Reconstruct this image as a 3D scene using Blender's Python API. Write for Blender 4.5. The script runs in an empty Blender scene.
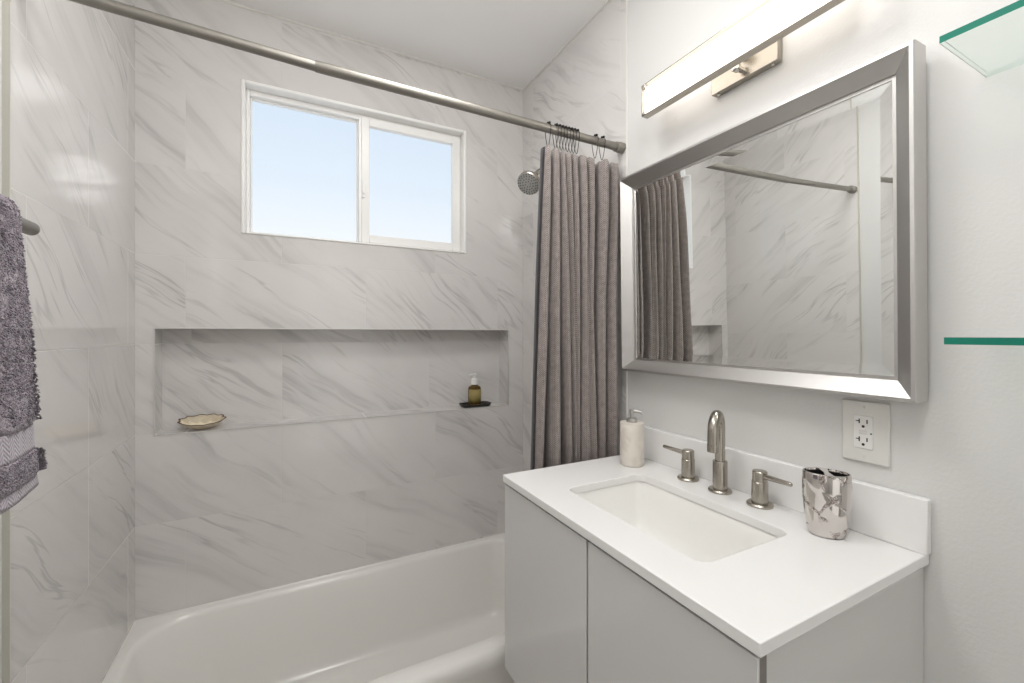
import bpy, bmesh, math, random
from mathutils import Vector, Matrix, noise as mnoise

# ------------------------------------------------------------------ camera, world, lights, exposure
C = bpy.context.scene.collection
SC = bpy.context.scene
H = 1.36                    # eye height above the floor; z below is given relative to the eye
FPX = 431.0                 # focal length in pixels of the 1024-wide frame
YAW = math.atan2(224, 431)
cam_data = bpy.data.cameras.new('camera')
cam = bpy.data.objects.new('camera', cam_data)
C.objects.link(cam)
cam.location = (0, 0, H)
cam.rotation_euler = (math.pi / 2, 0, -YAW)
cam_data.sensor_fit = 'HORIZONTAL'
cam_data.sensor_width = 36
cam_data.lens = 36 * FPX / 1024
cam_data.shift_y = -7.5 / 1024
cam_data.clip_start = 0.02
SC.camera = cam

SC.view_settings.view_transform = 'Standard'
SC.view_settings.look = 'None'
SC.view_settings.gamma = 1
SC.view_settings.use_curve_mapping = False
SC.view_settings.exposure = 0.0
SC.cycles.use_denoising = True
SC.cycles.max_bounces = 12
SC.cycles.diffuse_bounces = 8
SC.cycles.glossy_bounces = 6
SC.cycles.transparent_max_bounces = 12
SC.cycles.caustics_refractive = False

world = bpy.data.worlds.new('sky'); SC.world = world
world.use_nodes = True
_n = world.node_tree.nodes; _l = world.node_tree.links; _n.clear()
_tc = _n.new('ShaderNodeTexCoord'); _sp = _n.new('ShaderNodeSeparateXYZ'); _cr = _n.new('ShaderNodeValToRGB')
_bg = _n.new('ShaderNodeBackground'); _o = _n.new('ShaderNodeOutputWorld')
_l.new(_tc.outputs['Generated'], _sp.inputs[0]); _l.new(_sp.outputs['Z'], _cr.inputs[0])
_l.new(_cr.outputs[0], _bg.inputs[0]); _l.new(_bg.outputs[0], _o.inputs[0])
_e = _cr.color_ramp.elements
_e[0].position = 0.17; _e[0].color = (0.97, 0.98, 0.99, 1)
_e[1].position = 0.50; _e[1].color = (0.66, 0.77, 0.90, 1)
_m = _cr.color_ramp.elements.new(0.30); _m.color = (0.79, 0.87, 0.95, 1)
_bg.inputs[1].default_value = 1.06


def area_light(name, loc, size, power, color=(1, 1, 1), rot=(0, 0, 0), size_y=None):
    ld = bpy.data.lights.new(name, 'AREA')
    ld.energy = power; ld.color = color; ld.size = size
    if size_y:
        ld.shape = 'RECTANGLE'; ld.size_y = size_y
    else:
        ld.shape = 'DISK'
    o = bpy.data.objects.new(name, ld); C.objects.link(o)
    o.location = loc; o.rotation_euler = rot
    return o


# added fill lights out of view: two overhead and one behind the photographer
_ld = bpy.data.lights.new('fill_globe', 'POINT'); _ld.energy = 14.5; _ld.shadow_soft_size = 0.14; _ld.color = (1, 0.995, 0.985)
_lo = bpy.data.objects.new('fill_globe', _ld); C.objects.link(_lo); _lo.location = (0.22, 0.15, H + 0.98)
area_light('overhead_fill', (0.30, 0.88, H + 1.23), 0.45, 8.0, (1, 0.995, 0.985))
area_light('rear_fill', (0.45, -0.93, H - 0.25), 0.75, 3.0, (1, 0.995, 0.985), (math.radians(90), 0, 0), 1.9)

# ------------------------------------------------------------------ helpers
D = 1.913      # back wall
XL, XR = -0.467, 1.057
ZC = 1.238     # ceiling
FLOOR = -H
YF = -1.0      # wall behind the photographer
YT = 1.161     # front edge of the tiled tub alcove
ORG = {}       # world origin of every object


def sm(o, angle=None):
    for p in o.data.polygons:
        p.use_smooth = True
    if angle is not None:
        m = o.data
        try:
            m.set_sharp_from_angle(angle=math.radians(angle))
        except Exception:
            pass


def tag(o, label=None, cat=None, group=None, kind=None):
    if label: o['label'] = label
    if cat: o['category'] = cat
    if group: o['group'] = group
    if kind: o['kind'] = kind
    return o


def thing(name, label, cat, loc, group=None):
    """Empty at the base of a thing; loc relative to the eye."""
    o = bpy.data.objects.new(name, None); C.objects.link(o)
    o.empty_display_size = 0.05
    o.location = (loc[0], loc[1], loc[2] + H)
    ORG[o.name] = Vector(o.location)
    return tag(o, label, cat, group)


def obj(name, bm, mat, parent=None, org=None, smooth=None, bevel=None, seg=2, sub=0):
    """bm in eye-relative coordinates -> ONE mesh object (origin at its parent's base or at org)."""
    off = ORG[parent.name] if parent is not None else (Vector((org[0], org[1], org[2] + H)) if org else Vector((0, 0, 0)))
    for v in bm.verts:
        v.co = Vector((v.co.x, v.co.y, v.co.z + H)) - off
    me = bpy.data.meshes.new(name)
    bm.normal_update()
    bm.to_mesh(me); bm.free()
    o = bpy.data.objects.new(name, me); C.objects.link(o)
    if isinstance(mat, (list, tuple)):
        for m in mat: me.materials.append(m)
    else:
        me.materials.append(mat)
    if parent is not None:
        o.parent = parent
    else:
        o.location = off
    ORG[o.name] = off
    if bevel:
        b = o.modifiers.new('bevel', 'BEVEL'); b.width = bevel; b.segments = seg
        b.limit_method = 'ANGLE'; b.angle_limit = math.radians(40)
        b.harden_normals = False
        sm(o, 40)
    if sub:
        s = o.modifiers.new('subdiv', 'SUBSURF'); s.levels = sub; s.render_levels = sub
    if smooth is not None:
        sm(o, smooth)
    return o


def box(bm, x0, x1, y0, y1, z0, z1, mi=0):
    vs = [bm.verts.new(p) for p in ((x0, y0, z0), (x1, y0, z0), (x1, y1, z0), (x0, y1, z0),
                                    (x0, y0, z1), (x1, y0, z1), (x1, y1, z1), (x0, y1, z1))]
    fs = []
    for f in ((3, 2, 1, 0), (4, 5, 6, 7), (0, 1, 5, 4), (1, 2, 6, 5), (2, 3, 7, 6), (3, 0, 4, 7)):
        fc = bm.faces.new([vs[i] for i in f]); fc.material_index = mi; fs.append(fc)
    return fs


def BM(): return bmesh.new()


def boxobj(name, dims, mat, parent=None, org=None, bevel=None, seg=2):
    bm = BM(); box(bm, *dims)
    if org is None and parent is None:
        org = ((dims[0] + dims[1]) / 2, (dims[2] + dims[3]) / 2, dims[4])
    return obj(name, bm, mat, parent, org, bevel=bevel, seg=seg)


def loft(bm, rings, closed=True, cap0=True, cap1=True, mi=0):
    """rings: list of equal length lists of points."""
    R = [[bm.verts.new(p) for p in r] for r in rings]
    n = len(R[0])
    for a, b in zip(R[:-1], R[1:]):
        for i in range(n if closed else n - 1):
            j = (i + 1) % n
            f = bm.faces.new((a[i], a[j], b[j], b[i])); f.material_index = mi
    if cap0: bm.faces.new(list(reversed(R[0]))).material_index = mi
    if cap1: bm.faces.new(R[-1]).material_index = mi
    return R


def frame_of(d):
    d = Vector(d).normalized()
    u = d.cross(Vector((0, 0, 1)))
    if u.length < 1e-4: u = Vector((1, 0, 0))
    u.normalize(); v = u.cross(d).normalized()
    return u, v


def lathe(bm, prof, base, axis=(0, 0, 1), n=40, mi=0, cap0=True, cap1=True):
    """prof: (radius, distance along axis)."""
    base = Vector(base); ax = Vector(axis).normalized(); u, v = frame_of(ax)
    rings = []
    for r, h in prof:
        r = max(r, 1e-5)
        rings.append([base + ax * h + (u * math.cos(2 * math.pi * i / n) + v * math.sin(2 * math.pi * i / n)) * r for i in range(n)])
    loft(bm, rings, True, cap0, cap1, mi)
    bmesh.ops.recalc_face_normals(bm, faces=bm.faces[:])


def tube(bm, pts, rad, n=16, mi=0, caps=True):
    """swept circle; rad a number or one per point."""
    pts = [Vector(p) for p in pts]
    rings = []; pu = None
    for i, p in enumerate(pts):
        if i == 0: t = pts[1] - pts[0]
        elif i == len(pts) - 1: t = pts[-1] - pts[-2]
        else: t = (pts[i + 1] - p).normalized() + (p - pts[i - 1]).normalized()
        t.normalize()
        if pu is None: u, v = frame_of(t)
        else:
            u = pu - t * pu.dot(t); u.normalize(); v = t.cross(u)
            v = -v if False else v
        if pu is None: v = t.cross(u)
        pu = u
        r = rad[i] if isinstance(rad, (list, tuple)) else rad
        rings.append([p + (u * math.cos(2 * math.pi * k / n) + v * math.sin(2 * math.pi * k / n)) * r for k in range(n)])
    loft(bm, rings, True, caps, caps, mi)
    bmesh.ops.recalc_face_normals(bm, faces=bm.faces[:])


def rrect(x0, x1, y0, y1, r, z, n=8):
    """rounded rectangle loop, counter-clockwise; r one number or four (x0y0, x1y0, x1y1, x0y1)."""
    rs = r if isinstance(r, (list, tuple)) else (r, r, r, r)
    out = []
    for (cx, cy, a0, rr) in ((x0 + rs[0], y0 + rs[0], math.pi, rs[0]), (x1 - rs[1], y0 + rs[1], 1.5 * math.pi, rs[1]),
                             (x1 - rs[2], y1 - rs[2], 0, rs[2]), (x0 + rs[3], y1 - rs[3], 0.5 * math.pi, rs[3])):
        for k in range(n + 1):
            a = a0 + 0.5 * math.pi * k / n
            out.append((cx + rr * math.cos(a), cy + rr * math.sin(a), z))
    return out


def bez(p0, p1, p2, p3, n):
    p0, p1, p2, p3 = map(Vector, (p0, p1, p2, p3)); out = []
    for i in range(n + 1):
        t = i / n; s = 1 - t
        out.append(p0 * s ** 3 + p1 * 3 * s * s * t + p2 * 3 * s * t * t + p3 * t ** 3)
    return out


def plate_with_hole(bm, outer, inner, z0, z1):
    """flat slab between two loops (both lists of (x, y, z)), top at z1 and underside at z0."""
    res = []
    for z in (z1, z0):
        vo = [bm.verts.new((p[0], p[1], z)) for p in outer]
        vi = [bm.verts.new((p[0], p[1], z)) for p in inner]
        es = []
        for L in (vo, vi):
            for i in range(len(L)):
                es.append(bm.edges.new((L[i], L[(i + 1) % len(L)])))
        bmesh.ops.triangle_fill(bm, use_beauty=True, use_dissolve=False, edges=es)
        res.append((vo, vi))
    (to, ti), (bo, bi) = res
    for T, B in ((to, bo), (ti, bi)):
        for i in range(len(T)):
            j = (i + 1) % len(T)
            bm.faces.new((T[i], T[j], B[j], B[i]))
    bmesh.ops.recalc_face_normals(bm, faces=bm.faces[:])


# ------------------------------------------------------------------ materials
def srgb(r, g, b):
    f = lambda c: (c / 255) / 12.92 if c / 255 <= 0.04045 else ((c / 255 + 0.055) / 1.055) ** 2.4
    return (f(r), f(g), f(b), 1)


class NT:
    def __init__(self, name):
        self.m = bpy.data.materials.new(name); self.m.use_nodes = True
        self.t = self.m.node_tree; self.p = self.t.nodes['Principled BSDF']
        self.out = self.t.nodes['Material Output']

    def new(self, typ, **kw):
        n = self.t.nodes.new(typ)
        for k, v in kw.items(): setattr(n, k, v)
        return n

    def put(self, sock, v):
        if hasattr(v, 'is_linked'): self.t.links.new(v, sock)
        else: sock.default_value = v

    def math(self, op, a, b=0.0, c=None):
        n = self.new('ShaderNodeMath', operation=op)
        self.put(n.inputs[0], a); self.put(n.inputs[1], b)
        if c is not None: self.put(n.inputs[2], c)
        return n.outputs[0]

    def noise(self, vec, scale, detail=4, rough=0.55, dist=0.0):
        n = self.new('ShaderNodeTexNoise'); self.put(n.inputs['Vector'], vec)
        n.inputs['Scale'].default_value = scale; n.inputs['Detail'].default_value = detail
        n.inputs['Roughness'].default_value = rough; n.inputs['Distortion'].default_value = dist
        return n.outputs['Fac']

    def ramp(self, v, stops):
        n = self.new('ShaderNodeValToRGB'); self.put(n.inputs[0], v)
        e = n.color_ramp.elements
        while len(e) < len(stops): e.new(0.5)
        for i, (p, c) in enumerate(stops):
            e[i].position = p; e[i].color = c if len(c) == 4 else (*c, 1)
        return n.outputs[0]

    def smooth(self, v, a, b, lo=0.0, hi=1.0):
        n = self.new('ShaderNodeMapRange', interpolation_type='SMOOTHSTEP'); self.put(n.inputs[0], v)
        for i, x in enumerate((a, b, lo, hi)): n.inputs[1 + i].default_value = x
        return n.outputs[0]

    def mix(self, fac, a, b):
        n = self.new('ShaderNodeMix', data_type='RGBA'); self.put(n.inputs[0], fac)
        self.put(n.inputs[6], a); self.put(n.inputs[7], b)
        return n.outputs[2]

    def xyz(self, x, y, z):
        n = self.new('ShaderNodeCombineXYZ')
        for i, v in enumerate((x, y, z)): self.put(n.inputs[i], v)
        return n.outputs[0]

    def bump(self, h, strength=0.3, dist=0.001):
        n = self.new('ShaderNodeBump'); n.inputs['Strength'].default_value = strength
        n.inputs['Distance'].default_value = dist; self.put(n.inputs['Height'], h)
        self.t.links.new(n.outputs[0], self.p.inputs['Normal'])
        return n

    def set(self, color=None, rough=None, metal=None, **kw):
        if color is not None: self.put(self.p.inputs['Base Color'], color)
        if rough is not None: self.put(self.p.inputs['Roughness'], rough)
        if metal is not None: self.put(self.p.inputs['Metallic'], metal)
        for k, v in kw.items(): self.put(self.p.inputs[k.replace('_', ' ')], v)
        return self

    def obj_co(self): return self.new('ShaderNodeTexCoord').outputs['Object']
    def uv(self):
        s = self.new('ShaderNodeSeparateXYZ'); self.t.links.new(self.new('ShaderNodeTexCoord').outputs['UV'], s.inputs[0])
        return s.outputs[0], s.outputs[1]


def plain(name, color, rough=0.5, metal=0.0, nscale=40, nvar=0.04, bump=0.0, bscale=200, **kw):
    """plain material with a faint procedural mottling and optional fine bump."""
    n = NT(name); co = n.obj_co()
    f = n.noise(co, nscale, 3)
    c2 = tuple(max(0, c * (1 - nvar)) for c in color[:3]) + (1,)
    n.set(n.mix(f, color, c2), rough, metal, **kw)
    if bump: n.bump(n.noise(co, bscale, 2), bump, 0.001)
    return n.m


TW, TH, TU0, TV0 = 0.620, 0.314, -0.326, -0.036 + H


def marble(name, tw=TW, th=TH, u0=TU0, v0=TV0, tiled=True, bond=True):
    n = NT(name); u, v = n.uv()
    rv = n.math('DIVIDE', n.math('SUBTRACT', v, v0), th)
    row = n.math('FLOOR', rv); fr = n.math('FRACT', rv)
    odd = n.math('ABSOLUTE', n.math('MODULO', n.math('ADD', row, n.math('LESS_THAN', row, -1.5)), 2.0))   # the bond restarts below the niche
    uu = n.math('DIVIDE', n.math('SUBTRACT', n.math('SUBTRACT', u, u0), n.math('MULTIPLY', odd, tw * 0.492)), tw)
    col = n.math('FLOOR', uu); fc = n.math('FRACT', uu)
    wn = n.new('ShaderNodeTexWhiteNoise', noise_dimensions='2D')
    n.t.links.new(n.xyz(n.math('MULTIPLY_ADD', row, 1.37, 0.21), n.math('MULTIPLY_ADD', col, 1.91, 0.43), 0.0), wn.inputs['Vector'])
    r1 = n.math('MULTIPLY', wn.outputs['Value'], 23.0)
    # the veins fall towards +u, each tile at its own slant
    ang = n.math('MULTIPLY_ADD', wn.outputs['Value'], math.radians(20), math.radians(27))
    ca, sa_ = n.math('COSINE', ang), n.math('SINE', ang)
    al = n.math('SUBTRACT', n.math('MULTIPLY', u, ca), n.math('MULTIPLY', v, sa_))
    ac = n.math('ADD', n.math('MULTIPLY', u, sa_), n.math('MULTIPLY', v, ca))
    # gentle waviness of the veins
    wob = n.noise(n.xyz(al, ac, r1), 1.7, 2)
    wob2 = n.noise(n.xyz(al, ac, r1), 9.0, 2)
    ac2 = n.math('ADD', n.math('ADD', ac, n.math('MULTIPLY', n.math('SUBTRACT', wob, 0.5), 0.20)), n.math('MULTIPLY', n.math('SUBTRACT', wob2, 0.5), 0.012))
    P = lambda sx, sy, off: n.xyz(n.math('MULTIPLY', al, sx), n.math('MULTIPLY', ac2, sy), n.math('ADD', r1, off))
    band = n.smooth(n.noise(P(1.0, 6.0, 0.0), 1.0, 3, 0.5), 0.45, 0.72)
    fibre = n.smooth(n.noise(P(1.5, 34.0, 3.0), 1.0, 4, 0.6), 0.42, 0.70)
    fibre2 = n.smooth(n.noise(P(2.4, 26.0, 6.0), 1.0, 4, 0.6), 0.50, 0.72)
    patch = n.smooth(n.noise(P(1.5, 5.0, 9.0), 1.0, 3), 0.45, 0.64)
    ridge = n.math('ABSOLUTE', n.math('SUBTRACT', n.noise(P(0.8, 10.0, 12.0), 1.0, 4, 0.55), 0.5))
    thin = n.math('MULTIPLY', n.smooth(ridge, 0.0, 0.020, 1.0, 0.0), n.smooth(n.noise(P(2.0, 6.0, 15.0), 1.0, 3), 0.46, 0.66))
    cloud = n.noise(n.xyz(al, ac, r1), 5.0, 4)
    c = n.mix(cloud, srgb(222, 219, 216), srgb(213, 210, 208))
    c = n.mix(n.math('MULTIPLY', band, n.math('MULTIPLY_ADD', fibre, 0.32, 0.16)), c, srgb(158, 155, 154))
    c = n.mix(n.math('MULTIPLY', n.math('MULTIPLY', patch, fibre2), 0.44), c, srgb(140, 137, 136))
    c = n.mix(n.math('MULTIPLY', thin, 0.30), c, srgb(112, 109, 108))
    rough = 0.09
    if tiled:
        du = n.math('MULTIPLY', n.math('MINIMUM', fc, n.math('SUBTRACT', 1.0, fc)), tw)
        dv = n.math('MULTIPLY', n.math('MINIMUM', fr, n.math('SUBTRACT', 1.0, fr)), th)
        dm = n.math('MINIMUM', du, dv)
        g = n.smooth(dm, 0.0009, 0.0016, 1.0, 0.0)
        c = n.mix(n.math('MULTIPLY', g, 0.50), c, srgb(200, 197, 193))
        rough = n.math('MULTIPLY_ADD', g, 0.5, 0.09)
        n.bump(n.smooth(dm, 0.0008, 0.0022), 0.35, 0.0008)
    n.set(c, rough)
    n.p.inputs['IOR'].default_value = 1.6
    return n.m


M = {}
M['tile'] = marble('marble_tile')
M['paint'] = plain('wall_paint', srgb(216, 215, 213), 0.55, nscale=3, nvar=0.02, bump=0.45, bscale=160)
M['ceiling'] = plain('ceiling_paint', srgb(247, 246, 245), 0.6, nscale=3, nvar=0.02, bump=0.15, bscale=160)
M['white'] = plain('white_vinyl', srgb(245, 244, 242), 0.28, nvar=0.015)
M['trim'] = plain('trim_white', srgb(226, 224, 219), 0.3, nvar=0.02)
M['niche_trim'] = plain('niche_edge_strip', srgb(206, 204, 200), 0.35, nvar=0.03)
M['trim_edge'] = plain('tile_edge_strip', srgb(190, 188, 178), 0.4, nvar=0.03)
M['quartz'] = plain('white_quartz', srgb(236, 235, 234), 0.16, nscale=160, nvar=0.02)
M['lacquer'] = plain('white_lacquer', srgb(211, 210, 209), 0.08, nscale=2, nvar=0.01)
M['lacquer_side'] = plain('white_cabinet_side', srgb(206, 205, 203), 0.3, nscale=2, nvar=0.01)
M['shaded_edge'] = plain('door_edge_shade', srgb(128, 123, 116), 0.35, nvar=0.05)  # shade on the door edges, painted as a grey tone
M['gap'] = plain('gap_shade_tone', srgb(70, 68, 66), 0.6, nvar=0.05)  # dark tone standing in for the shade inside the cabinet gaps
M['porcelain'] = plain('porcelain', srgb(240, 239, 236), 0.07, nscale=5, nvar=0.01)
M['enamel'] = plain('tub_enamel', srgb(234, 232, 228), 0.16, nscale=4, nvar=0.015)
M['nickel'] = plain('brushed_nickel', srgb(176, 170, 160), 0.27, 1.0, nscale=60, nvar=0.08)
M['rod_nickel'] = plain('rod_nickel', srgb(152, 148, 141), 0.44, 1.0, nscale=60, nvar=0.08)
M['rod_cap'] = plain('rod_cap_grey', srgb(150, 146, 138), 0.45, 0.6, nvar=0.05)
M['chrome'] = plain('chrome', srgb(225, 222, 218), 0.10, 1.0, nvar=0.03)
M['dark_metal'] = plain('dark_metal', srgb(52, 49, 47), 0.35, 0.7, nvar=0.1)
M['champagne'] = plain('brushed_silver_frame', srgb(206, 204, 201), 0.42, 1.0, nscale=25, nvar=0.05)
M['mirror'] = NT('mirror_glass').set((0.90, 0.915, 0.905, 1), 0.0, 1.0).m
M['black'] = plain('black_plastic', srgb(30, 29, 28), 0.35, nvar=0.1)
M['stone_black'] = plain('black_stone', srgb(38, 38, 36), 0.4, nvar=0.3)
M['slot'] = plain('socket_slot', srgb(28, 26, 25), 0.6, nvar=0.1)
M['plate'] = plain('outlet_plate', srgb(220, 219, 214), 0.35, nvar=0.02)
M['outlet'] = plain('outlet_white', srgb(232, 231, 228), 0.3, nvar=0.02)
M['pump_white'] = plain('pump_white', srgb(235, 234, 232), 0.35, nvar=0.03)
M['pump_grey'] = plain('pump_grey_metal', srgb(190, 188, 185), 0.32, 0.8, nvar=0.05)
M['pump_grey_dark'] = plain('rubber_nozzle_grey', srgb(98, 98, 96), 0.5, nvar=0.1)
M['floor'] = None


def floor_mat():
    n = NT('floor_tile'); co = n.obj_co()
    f = n.noise(co, 3, 5)
    n.set(n.mix(f, srgb(176, 170, 164), srgb(150, 144, 138)), 0.35)
    return n.m


M['floor'] = floor_mat()


def fabric(name, c1, c2, cell=0.0042, bump=0.7, rough=0.9):
    """woven cloth: a fine herringbone of two thread tones in UV metres."""
    n = NT(name); u, v = n.uv()
    z = n.math('PINGPONG', u, cell * 2.0)
    s = n.math('SINE', n.math('MULTIPLY', n.math('ADD', v, z), 2 * math.pi / cell))
    t = n.math('SINE', n.math('MULTIPLY', u, 2 * math.pi / (cell * 0.8)))
    w = n.math('MULTIPLY_ADD', n.math('MULTIPLY_ADD', s, 0.75, n.math('MULTIPLY', t, 0.25)), 0.5, 0.5)
    big = n.noise(n.xyz(u, v, 0.0), 60, 3)
    w = n.math('MULTIPLY_ADD', n.math('SUBTRACT', big, 0.5), 0.8, w)
    n.set(n.mix(w, c1, c2), rough)
    n.p.inputs['Sheen Weight'].default_value = 0.25
    n.bump(w, bump, 0.0012)
    return n.m


M['curtain'] = fabric('curtain_weave', srgb(88, 79, 76), srgb(168, 158, 153), cell=0.0066)
M['fold_shade'] = fabric('curtain_fold_shade', srgb(30, 27, 30), srgb(48, 44, 48), bump=0.3)  # same cloth, with the first fold's shade painted in


def terry(name, c1, c2):
    n = NT(name); co = n.obj_co()
    f = n.noise(co, 260, 3, 0.7); g = n.noise(co, 60, 3)
    n.set(n.mix(n.smooth(n.math('MULTIPLY_ADD', g, 0.4, n.math('MULTIPLY', f, 0.6)), 0.38, 0.62), c1, c2), 0.95)
    n.p.inputs['Sheen Weight'].default_value = 0.4
    n.bump(f, 1.0, 0.004)
    return n.m


M['towel'] = terry('towel_terry', srgb(100, 90, 102), srgb(172, 161, 171))
M['towel_band'] = fabric('towel_band_weave', srgb(140, 132, 142), srgb(190, 182, 190), cell=0.006)


def pane_mat():
    n = NT('window_glass'); t = n.t
    tr = n.new('ShaderNodeBsdfTransparent'); tr.inputs[0].default_value = (0.97, 0.985, 1, 1)
    gl = n.new('ShaderNodeBsdfGlossy'); gl.inputs['Roughness'].default_value = 0.65
    mx = n.new('ShaderNodeMixShader'); mx.inputs[0].default_value = 0.03
    t.links.new(tr.outputs[0], mx.inputs[1]); t.links.new(gl.outputs[0], mx.inputs[2])
    t.links.new(mx.outputs[0], n.out.inputs[0]); t.nodes.remove(n.p)
    return n.m


M['pane'] = pane_mat()


def shelf_glass():
    n = NT('shelf_glass'); t = n.t
    tr = n.new('ShaderNodeBsdfTransparent'); tr.inputs[0].default_value = (0.93, 0.965, 0.95, 1)
    gl = n.new('ShaderNodeBsdfGlossy'); gl.inputs['Roughness'].default_value = 0.02
    fr = n.new('ShaderNodeFresnel'); fr.inputs[0].default_value = 1.45
    mx = n.new('ShaderNodeMixShader')
    ge = n.new('ShaderNodeNewGeometry')
    t.links.new(n.math('MULTIPLY', fr.outputs[0], n.math('SUBTRACT', 1.0, ge.outputs['Backfacing'])), mx.inputs[0]); t.links.new(tr.outputs[0], mx.inputs[1]); t.links.new(gl.outputs[0], mx.inputs[2])
    t.links.new(mx.outputs[0], n.out.inputs[0]); t.nodes.remove(n.p)
    return n.m


M['shelf_glass'] = shelf_glass()
M['shelf_end'] = plain('shelf_glass_ground_end', srgb(170, 178, 172), 0.3, nvar=0.05)
M['shelf_edge'] = plain('shelf_glass_edge', srgb(38, 132, 112), 0.12, nscale=30, nvar=0.25)


def amber():
    n = NT('amber_glass')
    n.set(srgb(150, 118, 60), 0.05); n.p.inputs['Transmission Weight'].default_value = 0.75
    n.p.inputs['IOR'].default_value = 1.25
    return n.m


M['amber'] = amber()
M['label'] = plain('bottle_label', srgb(158, 142, 84), 0.5, nvar=0.2)


def marble_white():
    n = NT('cream_marble'); co = n.obj_co()
    f = n.noise(co, 22, 5, 0.6, 0.6)
    n.set(n.mix(n.smooth(f, 0.40, 0.70), srgb(218, 212, 202), srgb(204, 196, 186)), 0.4)
    return n.m


M['cream'] = marble_white()


def shell_mat():
    n = NT('shell_inside'); co = n.obj_co()
    f = n.noise(co, 60, 3)
    n.set(n.mix(f, srgb(240, 230, 210), srgb(222, 206, 178)), 0.35)
    return n.m


M['shell_in'] = shell_mat()
M['shell_rim'] = plain('shell_rim', srgb(96, 70, 56), 0.5, nvar=0.4)
M['shell_out'] = plain('shell_outside', srgb(222, 208, 182), 0.45, nscale=70, nvar=0.35)


def chrome_coral():
    """polished metal with raised coral branches."""
    n = NT('coral_chrome'); co = n.obj_co()
    d = n.new('ShaderNodeVectorMath', operation='ADD')
    ns = n.new('ShaderNodeTexNoise'); n.t.links.new(co, ns.inputs['Vector']); ns.inputs['Scale'].default_value = 30
    sc = n.new('ShaderNodeVectorMath', operation='SCALE'); n.t.links.new(ns.outputs['Color'], sc.inputs[0]); sc.inputs['Scale'].default_value = 0.02
    n.t.links.new(co, d.inputs[0]); n.t.links.new(sc.outputs[0], d.inputs[1])
    vo = n.new('ShaderNodeTexVoronoi', feature='DISTANCE_TO_EDGE'); n.t.links.new(d.outputs[0], vo.inputs['Vector'])
    vo.inputs['Scale'].default_value = 24
    line = n.math('MULTIPLY', n.smooth(vo.outputs['Distance'], 0.03, 0.09, 1.0, 0.0), n.smooth(n.noise(co, 26, 2), 0.44, 0.54))
    dots = n.noise(co, 420, 2)
    c = n.mix(n.math('MULTIPLY', line, n.smooth(dots, 0.35, 0.6)), srgb(208, 203, 199), srgb(132, 118, 112))
    n.set(c, n.math('MULTIPLY_ADD', line, 0.15, 0.07), 1.0)
    n.bump(n.math('MULTIPLY_ADD', n.math('MULTIPLY', dots, line), 0.5, line), 0.5, 0.0015)
    return n.m


M['coral'] = chrome_coral()


def emit(name, color, strength):
    n = NT(name); n.set(color, 0.4)
    n.p.inputs['Emission Color'].default_value = color
    n.p.inputs['Emission Strength'].default_value = strength
    return n.m


M['diffuser'] = emit('light_diffuser', (1.0, 0.95, 0.89, 1), 1.9)

# ------------------------------------------------------------------ the room
WIN = (-0.157, 0.749, 0.380, 0.962)      # window opening x0 x1 z0 z1
NI = (-0.413, 0.972, -0.354, 0.018)      # niche
ND = 0.100                               # niche depth


def quad(bm, pts, uvs, uvl, mi=0):
    f = bm.faces.new([bm.verts.new(p) for p in pts]); f.material_index = mi
    for l, t in zip(f.loops, uvs): l[uvl].uv = t
    return f


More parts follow.
